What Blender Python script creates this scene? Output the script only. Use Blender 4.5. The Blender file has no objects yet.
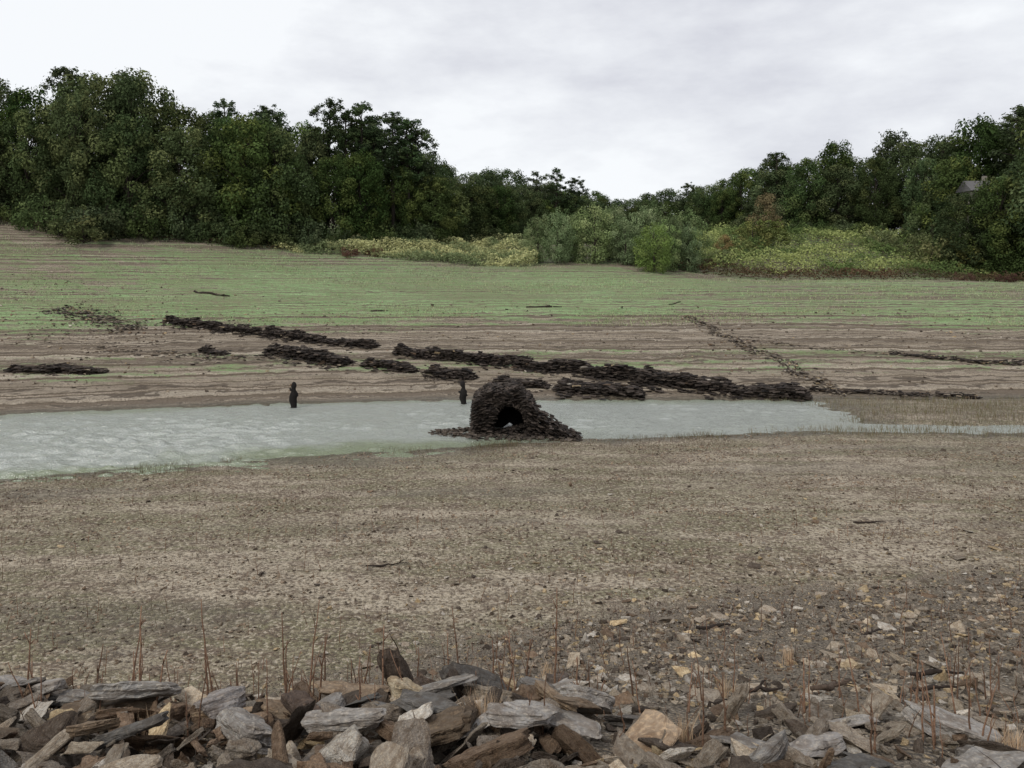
import bpy, bmesh, math, random
import numpy as np
from mathutils import Vector, noise as mnoise
random.seed(7); rng=np.random.default_rng(11)
scene=bpy.context.scene
scene.view_settings.view_transform='Standard'; scene.view_settings.look='None'; scene.view_settings.exposure=0

# ---------------------------------------------------------------- noise
TAB=np.random.default_rng(3).uniform(-1,1,(256,256))
def vn(x,y,o=0):
    x=np.asarray(x,float)+o*17.3; y=np.asarray(y,float)+o*9.1
    xi=np.floor(x).astype(int); yi=np.floor(y).astype(int); fx=x-xi; fy=y-yi
    fx=fx*fx*(3-2*fx); fy=fy*fy*(3-2*fy)
    a=TAB[xi%256,yi%256]; b=TAB[(xi+1)%256,yi%256]; c=TAB[xi%256,(yi+1)%256]; d=TAB[(xi+1)%256,(yi+1)%256]
    return (a*(1-fx)+b*fx)*(1-fy)+(c*(1-fx)+d*fx)*fy
def fbm(x,y,o=0,n=4):
    s=0;a=1
    for i in range(n):
        s=s+a*vn(x*2**i,y*2**i,o+i*3); a*=.5
    return s/1.9
def sm(a,b,v):
    t=np.clip((v-a)/(b-a),0,1); return t*t*(3-2*t)

# ---------------------------------------------------------------- terrain height (metres, water level = 0)
SNX=[-60,-30,-17,-14.4,-9.7,-2.8,2,7.9,13.5,22,60]; SNY=[22,24.6,26.5,27.9,29.3,31.5,33.2,33.6,34.8,34.4,36]
SFX=[-60,-24.7,-14.5,-3,15.5,60]; SFY=[34.5,38.4,41.3,42.9,42.9,43.5]
def ynear(x,y=0): return np.interp(x,SNX,SNY)+.6*fbm(x*.35,x*0+3,1)+.22*fbm(x*1.7,x*0,17)
def yfar(x): return np.interp(x,SFX,SFY)+.35*fbm(x*.3,x*0+8,2)
FY=[0,7.5,17.5,27.5,42.5,57.5,67.5,107,160,300,900]; FZ=[0,.9,2.2,3.8,6.4,8.9,10.4,11.9,14,22,30]
FTX=[-60,-6,-3,0,4,10.4,30]; FTY=[9.8,11,12.4,14.0,15.4,17.0,21.5]
def H(x,y):
    x=np.asarray(x,float); y=np.asarray(y,float)
    n=ynear(x); f=yfar(x)
    mud=.034*(n-y)+.05*fbm(x*.25,y*.4,5)*sm(0,3,n-y)+.018*fbm(x*1.6,y*1.6,6)*sm(0,1.5,n-y)
    foot=np.interp(x,FTX,FTY)+.7*fbm(x*.4,y*.2,7)
    t=np.clip((foot-y)/(foot-5.5),0,1.0)
    top=3.85+np.clip(5.5-y,0,7)*.28
    p=1.3
    bank=mud+(top-mud)*t**p
    bank=bank+(.10*fbm(x*.7,y*.7,8)+.05*fbm(x*2.5,y*2.5,9))*sm(0,.3,t)
    near=np.where(y<foot,bank,mud)
    b=1-sm(14,17.5,x+1.2*fbm(x*.5,y*1.5,14))
    w=np.clip((y-n)/np.maximum(f-n,.1),0,1)
    ch=np.exp(-((w-.12)/.08)**2)*sm(34,22,x)
    basin=-.38*b*np.sin(np.pi*w)**.7+(1-b)*((.16*np.sin(np.pi*w)**.6+.05*fbm(x*.5,y*1.2,10)*np.sin(np.pi*w))-.20*ch)
    s=np.maximum(y-42.5+(42.5-f)*np.clip(1-(y-42)/20,0,1),0)
    far=np.interp(s,FY,FZ)
    far=far*.6+.4*np.interp(s+1.5,FY,FZ)-.4*np.interp(1.5,FY,FZ)
    far=far+(.112*np.clip(-x-4,0,90)+.06*np.clip(-x-22,0,60))*sm(5,50,s)
    far=far-1.6*sm(12,30,x)*np.exp(-((y-92)/9)**2)+1.7*sm(20,34,x)*sm(98,112,y)*(1-sm(125,150,y))
    far=far+(.30*fbm(x*.08,y*.12,11)+.07*fbm(x*.5,y*.5,12))*sm(0,10,s)
    st=.19; q=far/st+.35*fbm(x*.06,y*.06,13)+.15*fbm(x*.4,y*.4,15); fr=q-np.floor(q); far=far+st*1.1*(sm(0.,.22,fr)-fr)*sm(0,1.5,s)*(1-.45*sm(22,45,s))*(.65+.5*fbm(x*.1,y*.6,16))
    return np.where(y<n,near,np.where(y<f,basin,far))
def h1(x,y): return float(H(np.array([x]),np.array([y]))[0])

# ---------------------------------------------------------------- mesh helpers
def build(name,verts,faces,attrs=None,mats=(),matidx=None,smooth=False,k=3,link=True):
    me=bpy.data.meshes.new(name)
    V=np.asarray(verts,np.float32); F=np.asarray(faces,np.int32)
    nf=len(F); k=F.shape[1]
    me.vertices.add(len(V)); me.vertices.foreach_set('co',V.ravel())
    me.loops.add(nf*k); me.loops.foreach_set('vertex_index',F.ravel())
    me.polygons.add(nf); me.polygons.foreach_set('loop_start',np.arange(0,nf*k,k,dtype=np.int32))
    me.polygons.foreach_set('loop_total',np.full(nf,k,np.int32))
    if matidx is not None: me.polygons.foreach_set('material_index',np.asarray(matidx,np.int32))
    me.polygons.foreach_set('use_smooth',np.full(nf,smooth))
    for m in mats: me.materials.append(m)
    for nme,(typ,data) in (attrs or {}).items():
        a=me.attributes.new(nme,typ,'POINT')
        a.data.foreach_set('color' if typ=='FLOAT_COLOR' else 'vector',np.asarray(data,np.float32).ravel())
    me.update(calc_edges=True); me.validate()
    ob=bpy.data.objects.new(name,me)
    if link: scene.collection.objects.link(ob)
    return ob

# ---------------------------------------------------------------- node helpers
class N:
    def __init__(s,mat):
        s.t=mat.node_tree; s.t.nodes.clear()
    def n(s,typ,**kw):
        nd=s.t.nodes.new(typ); ins=kw.pop('ins',{})
        for k,v in kw.items(): setattr(nd,k,v)
        for k,v in ins.items():
            if isinstance(v,bpy.types.NodeSocket): s.t.links.new(v,nd.inputs[k])
            else: nd.inputs[k].default_value=v
        return nd
    def noise(s,vec,scale,detail=4,rough=.6,out='Fac'):
        return s.n('ShaderNodeTexNoise',ins={'Vector':vec,'Scale':scale,'Detail':detail,'Roughness':rough}).outputs[out]
    def mapr(s,v,a,b,c=0.,d=1.):
        return s.n('ShaderNodeMapRange',ins={0:v,1:a,2:b,3:c,4:d}).outputs[0]
    def math(s,op,a,b=0.):
        return s.n('ShaderNodeMath',operation=op,ins={0:a,1:b}).outputs[0]
    def mix(s,f,a,b,mode='MIX'):
        nd=s.t.nodes.new('ShaderNodeMix'); nd.data_type='RGBA'; nd.blend_type=mode
        for i,v in ((0,f),(6,a),(7,b)):
            if isinstance(v,bpy.types.NodeSocket): s.t.links.new(v,nd.inputs[i])
            else: nd.inputs[i].default_value=(v if i==0 else (*v,1)) 
        return nd.outputs[2]
    def vmul(s,v,m):
        return s.n('ShaderNodeVectorMath',operation='MULTIPLY',ins={0:v,1:m}).outputs[0]
    def bump(s,h,st,dist,normal=None):
        i={'Height':h,'Strength':st,'Distance':dist}
        if normal is not None:i['Normal']=normal
        return s.n('ShaderNodeBump',ins=i).outputs[0]
    def out(s,sh): s.n('ShaderNodeOutputMaterial',ins={'Surface':sh})
def newmat(name):
    m=bpy.data.materials.new(name); m.use_nodes=True; return m,N(m)

# ---------------------------------------------------------------- materials
def ground_mat():
    m,g=newmat('lakebed_ground')
    pos=g.n('ShaderNodeNewGeometry').outputs['Position']
    at=g.n('ShaderNodeAttribute',attribute_name='mask')
    sp=g.n('ShaderNodeSeparateColor',ins={0:at.outputs['Color']}).outputs
    green,gravel,farm=sp[0],sp[1],sp[2]; wet=at.outputs['Alpha']
    z=g.n('ShaderNodeSeparateXYZ',ins={0:pos}).outputs[2]
    n0=g.noise(g.vmul(pos,(.5,1.,1.)),.13,2); n1=g.noise(pos,.35,3); n2=g.noise(pos,2.2,3,.7); n3=g.noise(pos,12,2,.7)
    n5=g.noise(g.vmul(pos,(.22,1.,1.)),.9,5,.7)
    vs=g.n('ShaderNodeTexVoronoi',ins={'Vector':pos,'Scale':4.5}); vr=g.n('ShaderNodeSeparateColor',ins={0:vs.outputs['Color']}).outputs
    # mud flat; speckle contrast is boosted to stand in for weak relief shading
    mud=g.mix(g.mapr(n1,.42,.58),(.235,.193,.134),(.375,.318,.234))
    mud=g.mix(g.mapr(n0,.44,.58,0,.75),mud,(.240,.216,.138))
    mud=g.mix(g.mapr(n5,.48,.57,0,.9),mud,(.190,.172,.100))
    mud=g.mix(g.mapr(n5,.46,.37,0,.75),mud,(.45,.385,.29))
    mud=g.mix(g.mapr(n2,.50,.61,0,.75),mud,(.155,.112,.080))
    spot=g.math('MULTIPLY',g.mapr(vs.outputs['Distance'],.10,.34,1,0),g.mapr(vr[0],.3,.5)); spot=g.math('MULTIPLY',spot,g.mapr(n5,.38,.52,.1,.95))
    mud=g.mix(spot,mud,(.085,.056,.040))
    mud=g.mix(g.mapr(n3,.50,.61,0,.75),mud,(.095,.071,.052))
    mud=g.mix(g.mapr(n3,.45,.36,0,.7),mud,(.54,.47,.37))
    # far bank, strand lines follow the elevation
    zz=g.math('ADD',z,g.mapr(n1,.3,.7,-.07,.07)); zz=g.math('ADD',zz,g.mapr(n2,.3,.7,-.02,.02))
    zv=g.n('ShaderNodeCombineXYZ',ins={0:zz,1:0.,2:0.}).outputs[0]
    ln=g.noise(zv,7.,2,.7); ln2=g.noise(zv,22.,1,.6)
    fb=g.mix(g.mapr(n1,.38,.62),(.265,.220,.162),(.38,.32,.245))
    fb=g.mix(g.mapr(n5,.48,.58,0,.65),fb,(.21,.170,.122))
    fb=g.mix(g.mapr(ln,.50,.56,0,.85),fb,(.145,.112,.080))
    fb=g.mix(g.mapr(ln2,.51,.55,0,.9),fb,(.085,.066,.047))
    fb=g.mix(g.mapr(ln,.45,.40,0,.8),fb,(.50,.435,.34))
    fb=g.mix(g.mapr(n3,.50,.61,0,.75),fb,(.12,.094,.07))
    base=g.mix(farm,mud,fb)
    # green film
    gr=g.mix(g.mapr(n5,.42,.60),(.320,.475,.225),(.215,.330,.140))
    gr=g.mix(g.mapr(n1,.42,.60,0,.5),gr,(.30,.37,.185))
    gr=g.mix(g.mapr(n0,.46,.60,0,.5),gr,(.210,.250,.12))
    gr=g.mix(g.mapr(n3,.50,.61,0,.7),gr,(.125,.155,.070))
    gr=g.mix(g.mapr(n2,.50,.64,0,.7),gr,(.25,.22,.145))
    gr=g.mix(g.mapr(ln,.51,.57,0,.7),gr,(.20,.17,.11))
    gr=g.mix(g.mapr(ln2,.53,.58,0,.7),gr,(.12,.11,.065))
    k=g.math('ADD',green,g.mapr(n5,.35,.65,-.40,.40)); k=g.math('ADD',k,g.mapr(ln,.4,.6,.26,-.26)); k=g.math('ADD',k,g.mapr(n2,.35,.65,-.2,.2))
    k=g.math('MULTIPLY',g.mapr(k,.36,.68),g.mapr(green,0.02,.15))
    base=g.mix(k,base,gr)
    # gravel bank
    vo=g.n('ShaderNodeTexVoronoi',ins={'Vector':pos,'Scale':24.})
    vc=g.n('ShaderNodeSeparateColor',ins={0:vo.outputs['Color']}).outputs
    gv=g.mix(vc[0],(.22,.184,.142),(.48,.41,.325)); gv=g.mix(g.mapr(vc[1],.8,.9,0,.7),gv,(.60,.51,.39)); gv=g.mix(g.mapr(vo.outputs['Distance'],.3,.6,0,.6),gv,(.17,.14,.104)); gv=g.mix(g.mapr(n2,.42,.62,0,.5),gv,(.29,.236,.178))
    base=g.mix(g.mapr(g.math('ADD',gravel,g.mapr(n2,.3,.7,-.3,.3)),.25,.75),base,gv)
    wn=g.math('MULTIPLY',wet,g.mapr(n2,.35,.6,.55,.85))
    base=g.mix(wn,base,(.080,.068,.046))
    hh=g.math('ADD',g.math('MULTIPLY',n2,.6),g.math('MULTIPLY',n3,.45))
    pv=g.math('MULTIPLY',vo.outputs['Distance'],g.math('MULTIPLY',gravel,-.8)); hh=g.math('ADD',hh,pv)
    b=g.bump(hh,1.,.2)
    rough=g.mapr(wet,0,1,.92,.22)
    bs=g.n('ShaderNodeBsdfPrincipled',ins={'Base Color':base,'Roughness':rough,'Normal':b,'Specular IOR Level':.3})
    g.out(bs.outputs[0]); return m
def stone_mat(name,rough=.85):
    m,g=newmat(name)
    col=g.n('ShaderNodeAttribute',attribute_name='Col').outputs['Color']
    lp=g.n('ShaderNodeAttribute',attribute_name='lpos').outputs['Vector']
    n1=g.noise(lp,3.,3,.7); n2=g.noise(lp,16,2,.7)
    st=g.noise(g.vmul(lp,(1.2,1.2,14.)),2.5,3,.7)
    c=g.mix(g.mapr(n1,.42,.62,0,.7),col,g.mix(1.,col,(.45,.38,.32),'MULTIPLY'))
    c=g.mix(g.mapr(n2,.52,.66,0,.6),c,g.mix(1.,col,(1.6,1.5,1.35),'MULTIPLY'))
    c=g.mix(g.mapr(st,.5,.6,0,.5),c,g.mix(1.,col,(.5,.40,.32),'MULTIPLY'))
    hgt=g.math('ADD',g.math('MULTIPLY',n2,.35),g.math('MULTIPLY',st,.8)); hgt=g.math('ADD',hgt,g.math('MULTIPLY',n1,.5))
    b=g.bump(hgt,.85,.04)
    bs=g.n('ShaderNodeBsdfPrincipled',ins={'Base Color':c,'Roughness':rough,'Normal':b,'Specular IOR Level':.25})
    g.out(bs.outputs[0]); return m
def leaf_mat(name,var=.45):
    m,g=newmat(name)
    col=g.n('ShaderNodeAttribute',attribute_name='Col').outputs['Color']
    r=g.n('ShaderNodeObjectInfo').outputs['Random']
    hs=g.n('ShaderNodeHueSaturation',ins={'Hue':g.mapr(r,0,1,.475,.51),'Saturation':g.mapr(g.math('FRACT',g.math('MULTIPLY',r,7.3)),0,1,.75,1.05),'Value':g.mapr(g.math('FRACT',g.math('MULTIPLY',r,13.7)),0,1,1-var*.7,1+var),'Color':col}).outputs[0]
    d=g.n('ShaderNodeBsdfDiffuse',ins={'Color':hs}).outputs[0]
    t=g.n('ShaderNodeBsdfTranslucent',ins={'Color':hs}).outputs[0]
    g.out(g.n('ShaderNodeMixShader',ins={0:.2,1:d,2:t}).outputs[0]); return m
def col_mat(name,rough=.9):
    m,g=newmat(name)
    col=g.n('ShaderNodeAttribute',attribute_name='Col').outputs['Color']
    pos=g.n('ShaderNodeNewGeometry').outputs['Position']
    n=g.noise(pos,22.,3,.7)
    c=g.mix(g.mapr(n,.4,.7,0,.7),col,g.mix(1.,col,(.4,.36,.33),'MULTIPLY'))
    bs=g.n('ShaderNodeBsdfPrincipled',ins={'Base Color':c,'Roughness':rough,'Normal':g.bump(n,.6,.03),'Specular IOR Level':.2})
    g.out(bs.outputs[0]); return m
M_ground=ground_mat(); M_stone=stone_mat('slate_stone'); M_wet=stone_mat('wet_dark_slate',rough=.75)
M_leaf=leaf_mat('foliage'); M_bark=col_mat('bark'); M_dry=col_mat('dry_stems')

# ---------------------------------------------------------------- terrain mesh
ys=[-30.]
while ys[-1]<700:
    y=ys[-1]; ys.append(y+ (1.2 if y<2 else max(.035,.0058*y) if y<40 else .16 if y<68 else .0065*y if y<120 else .03*y))
ys=np.array(ys)
u=np.linspace(-1,1,560); xs=np.sinh(u*4.1)/math.sinh(4.1)*420
X,Y=np.meshgrid(xs,ys); Z=H(X,Y)
nx,ny=len(xs),len(ys)
n=ynear(X); f=yfar(X); s=Y-f
Z=Z+np.where(Y<n-.3,.02*fbm(X*3,Y*5,20),0)
foot=np.interp(X,FTX,FTY)+.7*fbm(X*.4,Y*.2,7)
gravel=sm(-1.2,1.6,foot-Y+1.0*fbm(X*.8,Y*.8,21))
farm=sm(-1,1,s)
gy=20+2.5*fbm(X*.08,Y*.1,22)-3*sm(-15,-45,X)-3*sm(24,40,X)
green=sm(-4,6,s-gy)*.95
green=np.maximum(green,.36*sm(3.5,9,s)*(1-sm(9,14,s)))*sm(1,4,s)
green=green-.40*sm(40,48,s+8*fbm(X*.06,Y*.1,23))-.50*sm(-24,-40,X)*sm(58,72,Y)-.38*sm(8,28,X)*sm(60,74,Y)*(1-sm(84,92,Y))
green=green-.40*sm(.08,.5,fbm(X*.05,Y*.15,24))
green=np.clip(green,.0,1)
wet=np.where(Y<n,1-sm(0.3,1.8,n-Y+.8*fbm(X*.6,Y*1.2,25)),np.where(Y<f,1,1-sm(0.1,1.1,Y-f)))*1.0
wet=np.maximum(wet,.6*sm(.12,.55,fbm(X*.12,Y*.35,26))*(Y<n)*sm(10,4,n-Y))
wet=np.maximum(wet,.4*sm(.2,.6,fbm(X*.15,Y*.5,27))*(Y<n)*(gravel<.3))
wet=np.where((X>15)&(Y>n)&(Y<f),wet*(1-.75*sm(15,19,X)),wet)
mask=np.stack([green,gravel,farm,wet],-1).reshape(-1,4)
def gridF(ny,nx):
    i=np.arange(nx*ny).reshape(ny,nx); return np.stack([i[:-1,:-1],i[:-1,1:],i[1:,1:],i[1:,:-1]],-1).reshape(-1,4)
terrain=build('terrain_ground',np.stack([X,Y,Z],-1).reshape(-1,3),gridF(ny,nx),{'mask':('FLOAT_COLOR',mask)},[M_ground],smooth=True)

# ---------------------------------------------------------------- water, with real wind ripples
m,g=newmat('pond_water')
pos=g.n('ShaderNodeNewGeometry').outputs['Position']
wx=np.concatenate([np.linspace(-200,-36,12)[:-1],np.arange(-36,38,.11),np.linspace(38,200,12)[1:]]); wy=np.arange(14,47,.075)
WX,WY=np.meshgrid(wx,wy)
shal=np.clip(1-sm(.2,2.6,WY-ynear(WX)+1.8*fbm(WX*.25,WY*.5,105)),0,1)*sm(6,-4,WX); shal=np.maximum(shal,.6*(1-sm(.1,1.4,yfar(WX)-WY+.8*fbm(WX*.2,WY*.5,106))))
w1=g.noise(g.vmul(pos,(.8,1.4,1.)),11.,2,.7)
sh=g.n('ShaderNodeSeparateColor',ins={0:g.n('ShaderNodeAttribute',attribute_name='shallow').outputs['Color']}).outputs[0]
wc=g.mix(sh,(.335,.360,.315),(.19,.225,.12))
bs=g.n('ShaderNodeBsdfPrincipled',ins={'Base Color':wc,'Roughness':.08,'IOR':2.2,'Normal':g.bump(w1,1.,.08)})
g.out(bs.outputs[0])
amp=.6+2.0*np.clip(.5+1.5*fbm(WX*.07,WY*.25,100),0,1); calm=1-.5*sm(1,5,WX)
amp=amp*calm*1.9
WZ=amp*(.016*vn(WX*1.5+WY*.5,WY*3.0,101)+.011*vn(WX*3.2-WY*.8,WY*5.5,102)+.010*vn(WX*.7,WY*1.5,103))
shc=np.stack([shal,shal,shal,np.ones_like(shal)],-1).reshape(-1,4)
build('water',np.stack([WX,WY,WZ],-1).reshape(-1,3),gridF(len(wy),len(wx)),{'shallow':('FLOAT_COLOR',shc)},[m],smooth=True)

# ---------------------------------------------------------------- rocks
def rock_proto(seed,flat=.3,npts=13,detail=0,elong=.7):
    r=random.Random(seed); bm=bmesh.new()
    for _ in range(npts):
        p=Vector((r.uniform(-1,1),r.uniform(-1,1),r.uniform(-1,1)))
        q=max(abs(p.x),abs(p.y)); 
        if q>.01: p.x*= .5+.5/ max(q,.5)*.8; p.y*=.5+.5/max(q,.5)*.8
        p.z=math.copysign(abs(p.z)**.35,p.z)
        bm.verts.new((p.x*.5,p.y*.5*elong,p.z*.5*flat))
    res=bmesh.ops.convex_hull(bm,input=bm.verts)
    bmesh.ops.delete(bm,geom=list({e for e in res['geom_interior']+res['geom_unused'] if isinstance(e,bmesh.types.BMVert)}),context='VERTS')
    if detail:
        bmesh.ops.dissolve_limit(bm,angle_limit=.12,verts=bm.verts,edges=bm.edges)
        bmesh.ops.bevel(bm,geom=list(bm.edges),offset=.018,segments=1,affect='EDGES')
        bmesh.ops.triangulate(bm,faces=bm.faces)
        for _ in range(detail):
            L=[e for e in bm.edges if e.calc_length()>.07]
            bmesh.ops.subdivide_edges(bm,edges=L,cuts=1); bmesh.ops.triangulate(bm,faces=bm.faces)
        for v in bm.verts:
            o=Vector((seed*3.1,0,0)); c=v.co
            lay=mnoise.noise(Vector((c.x*2,c.y*2,c.z*26))+o)
            d=v.co.copy(); d.z*=.2
            if d.length>0: d.normalize()
            v.co+=d*(lay*.06+.06*mnoise.noise(c*5+o))+Vector((0,0,.03*mnoise.noise(c*6+o)))
    bmesh.ops.triangulate(bm,faces=bm.faces)
    bm.verts.ensure_lookup_table(); bm.verts.index_update()
    V=np.array([v.co[:] for v in bm.verts]); Fc=np.array([[v.index for v in f.verts] for f in bm.faces]); bm.free()
    return V,Fc
def rotm(yaw,pitch,roll):
    cz,sz,cx,sx,cy,sy=np.cos(yaw),np.sin(yaw),np.cos(pitch),np.sin(pitch),np.cos(roll),np.sin(roll)
    o=np.zeros_like(cz); l=o+1
    Rz=np.stack([cz,-sz,o,sz,cz,o,o,o,l],-1).reshape(-1,3,3); Rx=np.stack([l,o,o,o,cx,-sx,o,sx,cx],-1).reshape(-1,3,3); Ry=np.stack([cy,o,sy,o,l,o,-sy,o,cy],-1).reshape(-1,3,3)
    return Rz@Rx@Ry
def scatter(name,protos,P,size,rot,cols,mat,aspect=None):
    P=np.asarray(P); n=len(P); pick=rng.integers(0,len(protos),n); VV=[];FF=[];CC=[];LL=[];off=0
    if aspect is None: aspect=np.ones((n,3))
    for k,(V,Fc) in enumerate(protos):
        I=np.where(pick==k)[0]
        if len(I)==0: continue
        v=V[None]*aspect[I][:,None,:]*size[I][:,None,None]
        w=np.einsum('nij,nvj->nvi',rot[I],v)+P[I][:,None,:]
        VV.append(w.reshape(-1,3)); LL.append((v/np.maximum(size[I].mean(),.01)*1.+rng.uniform(-20,20,(len(I),1,3))).reshape(-1,3))
        CC.append(np.repeat(cols[I],len(V),0))
        FF.append((Fc[None]+(np.arange(len(I))*len(V))[:,None,None]+off).reshape(-1,3)); off+=len(I)*len(V)
    C=np.concatenate(CC); C=np.concatenate([C,np.ones((len(C),1))],1)
    return build(name,np.concatenate(VV),np.concatenate(FF),{'Col':('FLOAT_COLOR',C),'lpos':('FLOAT_VECTOR',np.concatenate(LL))},[mat])
LOW=[rock_proto(i,flat=random.choice([.25,.35,.5,.6]),npts=11,elong=random.uniform(.55,.95)) for i in range(26)]
SLAB=[rock_proto(100+i,flat=random.uniform(.12,.24),npts=14,elong=random.uniform(.5,.85)) for i in range(20)]
HI=[rock_proto(200+i,flat=random.choice([.12,.17,.24,.34]),npts=22 if i%2 else 14,detail=3,elong=random.uniform(.45,.8)) for i in range(24)]
PAL=np.array([[.27,.232,.185],[.195,.168,.138],[.36,.31,.245],[.085,.067,.052],[.20,.142,.096],[.47,.40,.305],[.50,.39,.235],[.54,.43,.27],[.52,.485,.425]])
def pal(n,p=(.22,.18,.16,.12,.12,.08,.05,.02,.05)):
    p=np.array(p)/sum(p); c=PAL[rng.choice(len(PAL),n,p=p)]; return c*rng.uniform(.7,1.25,(n,1))

def gravel_layer(name,n,smin,smax,pw,protos,mat,dens):
    x=rng.uniform(-14,22,n); y=rng.uniform(3.5,23,n); k=(rng.random(n)<dens(x,y))&(np.abs(x)<y*.75+1.2)
    x,y=x[k],y[k]; n=len(x); sz=smin+(smax-smin)*rng.random(n)**pw
    zz=H(x,y); R=rotm(rng.uniform(0,6.28,n),rng.normal(0,.25,n)-.2,rng.normal(0,.25,n))
    return scatter(name,protos,np.stack([x,y,zz+sz*.06],-1),sz,R,pal(n,(.22,.12,.22,.09,.08,.15,.08,.05,.12)),mat)
def bankd(x,y):
    ft=np.interp(x,FTX,FTY); d=ft-y
    return np.clip(sm(-2.2,2.0,d+1.8*fbm(x*.5,y*.7,30))*(.45+.55*sm(-3,3,x+ (d-1)))*(.7+.6*fbm(x*.9,y*1.4,31))+.10*sm(-6,-1,d)*sm(-6,2,x),0,1)
gravel_layer('gravel_pebbles',130000,.025,.085,1.6,LOW[:12],M_stone,bankd)
gravel_layer('gravel_stones',26000,.07,.20,2.2,LOW+SLAB,M_stone,bankd)
gravel_layer('flat_slate_stones',1900,.16,.42,1.7,SLAB,M_stone,lambda x,y:bankd(x,y)*.8)

# foreground slate pile
def pile():
    n=2900
    x=rng.uniform(-5.2,6.5,n); y=rng.uniform(3.9,6.7,n)
    dens=np.where(x<.3,1.,.30*sm(6.2,4.9,y)+.08)
    edge=6.3+.3*fbm(x*1.2,y*0,33)
    k=(rng.random(n)<dens)&(y<edge)&(np.abs(x)<y*.72+.6); x,y=x[k],y[k]; n=len(x)
    sz=.06+.36*rng.random(n)**2.4
    lay=rng.random(n)*np.where(x<.3,.2,.03)
    z=H(x,y)+lay+.01
    rot=rotm(rng.normal(.2,1.1,n),rng.normal(-.15,.42,n),rng.normal(0,.45,n))
    A=scatter('slate_rock_pile',HI,np.stack([x,y,z],-1),sz,rot,pal(n,(.20,.2,.11,.24,.22,.04,.02,.01,.03)),M_stone,aspect=np.stack([rng.uniform(.9,1.5,n),rng.uniform(.7,1.1,n),rng.uniform(.6,1.3,n)],-1))
    n=46; x=rng.uniform(-4.2,.6,n); y=rng.uniform(4.5,6.0,n); k=np.abs(x)<y*.7+.2; x,y=x[k],y[k]
    xe=rng.uniform(.8,3.8,12); ye=rng.uniform(4.6,5.5,12); big=np.concatenate([x,xe]); yb=np.concatenate([y,ye]); n=len(big)
    z=H(big,yb)+np.where(big<.7,.17+.09*rng.random(n),.04)
    B=scatter('large_slabs',HI,np.stack([big,yb,z],-1),rng.uniform(.34,.62,n),rotm(rng.normal(.1,.6,n),rng.normal(-.22,.16,n),rng.normal(0,.2,n)),np.array([[.27,.255,.235]])*rng.uniform(.35,1.35,(n,1))*np.where(rng.random((n,1))<.3,np.array([[1.,.8,.6]]),1.),M_stone,aspect=np.stack([rng.uniform(.9,1.3,n),rng.uniform(.7,1.,n),rng.uniform(.5,.9,n)],-1)); B.parent=A
pile()
def single(name,proto,x,y,dz,size,yaw,pitch,roll,col,asp=(1,1,1)):
    return scatter(name,[HI[proto]],np.array([[x,y,h1(x,y)+dz]]),np.array([size]),rotm(np.array([yaw]),np.array([pitch]),np.array([roll])),np.array([col]),M_stone,aspect=np.array([asp]))
single('upright_slate',1,-.83,5.95,.26,.55,.2,.15,1.25,(.085,.065,.05),(1.2,.6,1.))
single('upright_slate',3,-.62,5.85,.2,.36,1.,.3,1.1,(.13,.10,.08))
single('upright_slate',5,-.40,5.75,.2,.34,.5,.1,1.3,(.075,.06,.05))
single('pale_boulder',2,-.66,5.45,.24,.40,.4,-.35,.15,(.44,.37,.26),(1,.9,1.8))
single('pale_boulder',7,-.38,5.0,.2,.50,.1,-.35,-.2,(.40,.36,.30),(1,.8,1.3))
single('slate_slab',4,-2.5,5.3,.28,.62,.3,-.5,.1,(.33,.32,.30),(1,1,.8))
single('slate_slab',9,-3.25,5.6,.28,.5,-.4,-.2,-.3,(.30,.28,.255))
single('slate_slab',11,-1.3,4.95,.24,.42,-.6,-.1,.35,(.095,.07,.055),(1,.8,1.6))
single('slate_slab',6,-1.85,5.1,.24,.42,.9,-.4,.1,(.28,.26,.245))
single('slate_slab',8,.75,5.35,.06,.42,.2,-.3,.2,(.13,.12,.11))
single('slate_slab',10,1.9,5.0,.05,.5,.3,-.25,.0,(.29,.27,.25))
single('dark_boulder',12,.45,7.6,.07,.26,.3,-.2,.1,(.13,.11,.095),(1,1,1.6))
single('pale_boulder',13,3.75,8.8,.05,.3,.6,-.2,0,(.48,.39,.26),(1,1,1.3))

def sc(name,n,xr,yr,cond,protos,smin,smax,pw,cols,dz=.005):
    x=rng.uniform(*xr,n); y=rng.uniform(*yr,n); k=cond(x,y,n); x,y=x[k],y[k]; n=len(x); sz=smin+(smax-smin)*rng.random(n)**pw
    return scatter(name,protos,np.stack([x,y,H(x,y)+dz],-1),sz,rotm(rng.uniform(0,6,n),rng.normal(0,.25,n),rng.normal(0,.25,n)),cols(n),M_stone)
sc('mud_clods',90000,(-26,28),(9.5,34),lambda x,y,n:(y<ynear(x)-.4)&(np.abs(x)<y*.72+1)&(rng.random(n)<.32+1.4*fbm(x*.3,y*.9,40)),LOW[:8],.025,.12,2.4,lambda n:np.array([[.175,.135,.098]])*rng.uniform(.4,2.8,(n,1)))
sc('scattered_stones',190,(-22,22),(11,31),lambda x,y,n:(np.abs(x)<y*.7),LOW+SLAB,.08,.28,2.5,lambda n:pal(n,(.1,.2,.05,.4,.1,.03,.02,.02,.02)),.015)
sc('pale_pebbles',900,(-6,20),(12,27),lambda x,y,n:(rng.random(n)<sm(9,0,y-np.interp(x,FTX,FTY)))&(np.abs(x)<y*.7),LOW,.05,.16,2.0,lambda n:pal(n,(.0,.0,.3,.1,.0,.3,.2,.1,.2)),.01)
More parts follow.
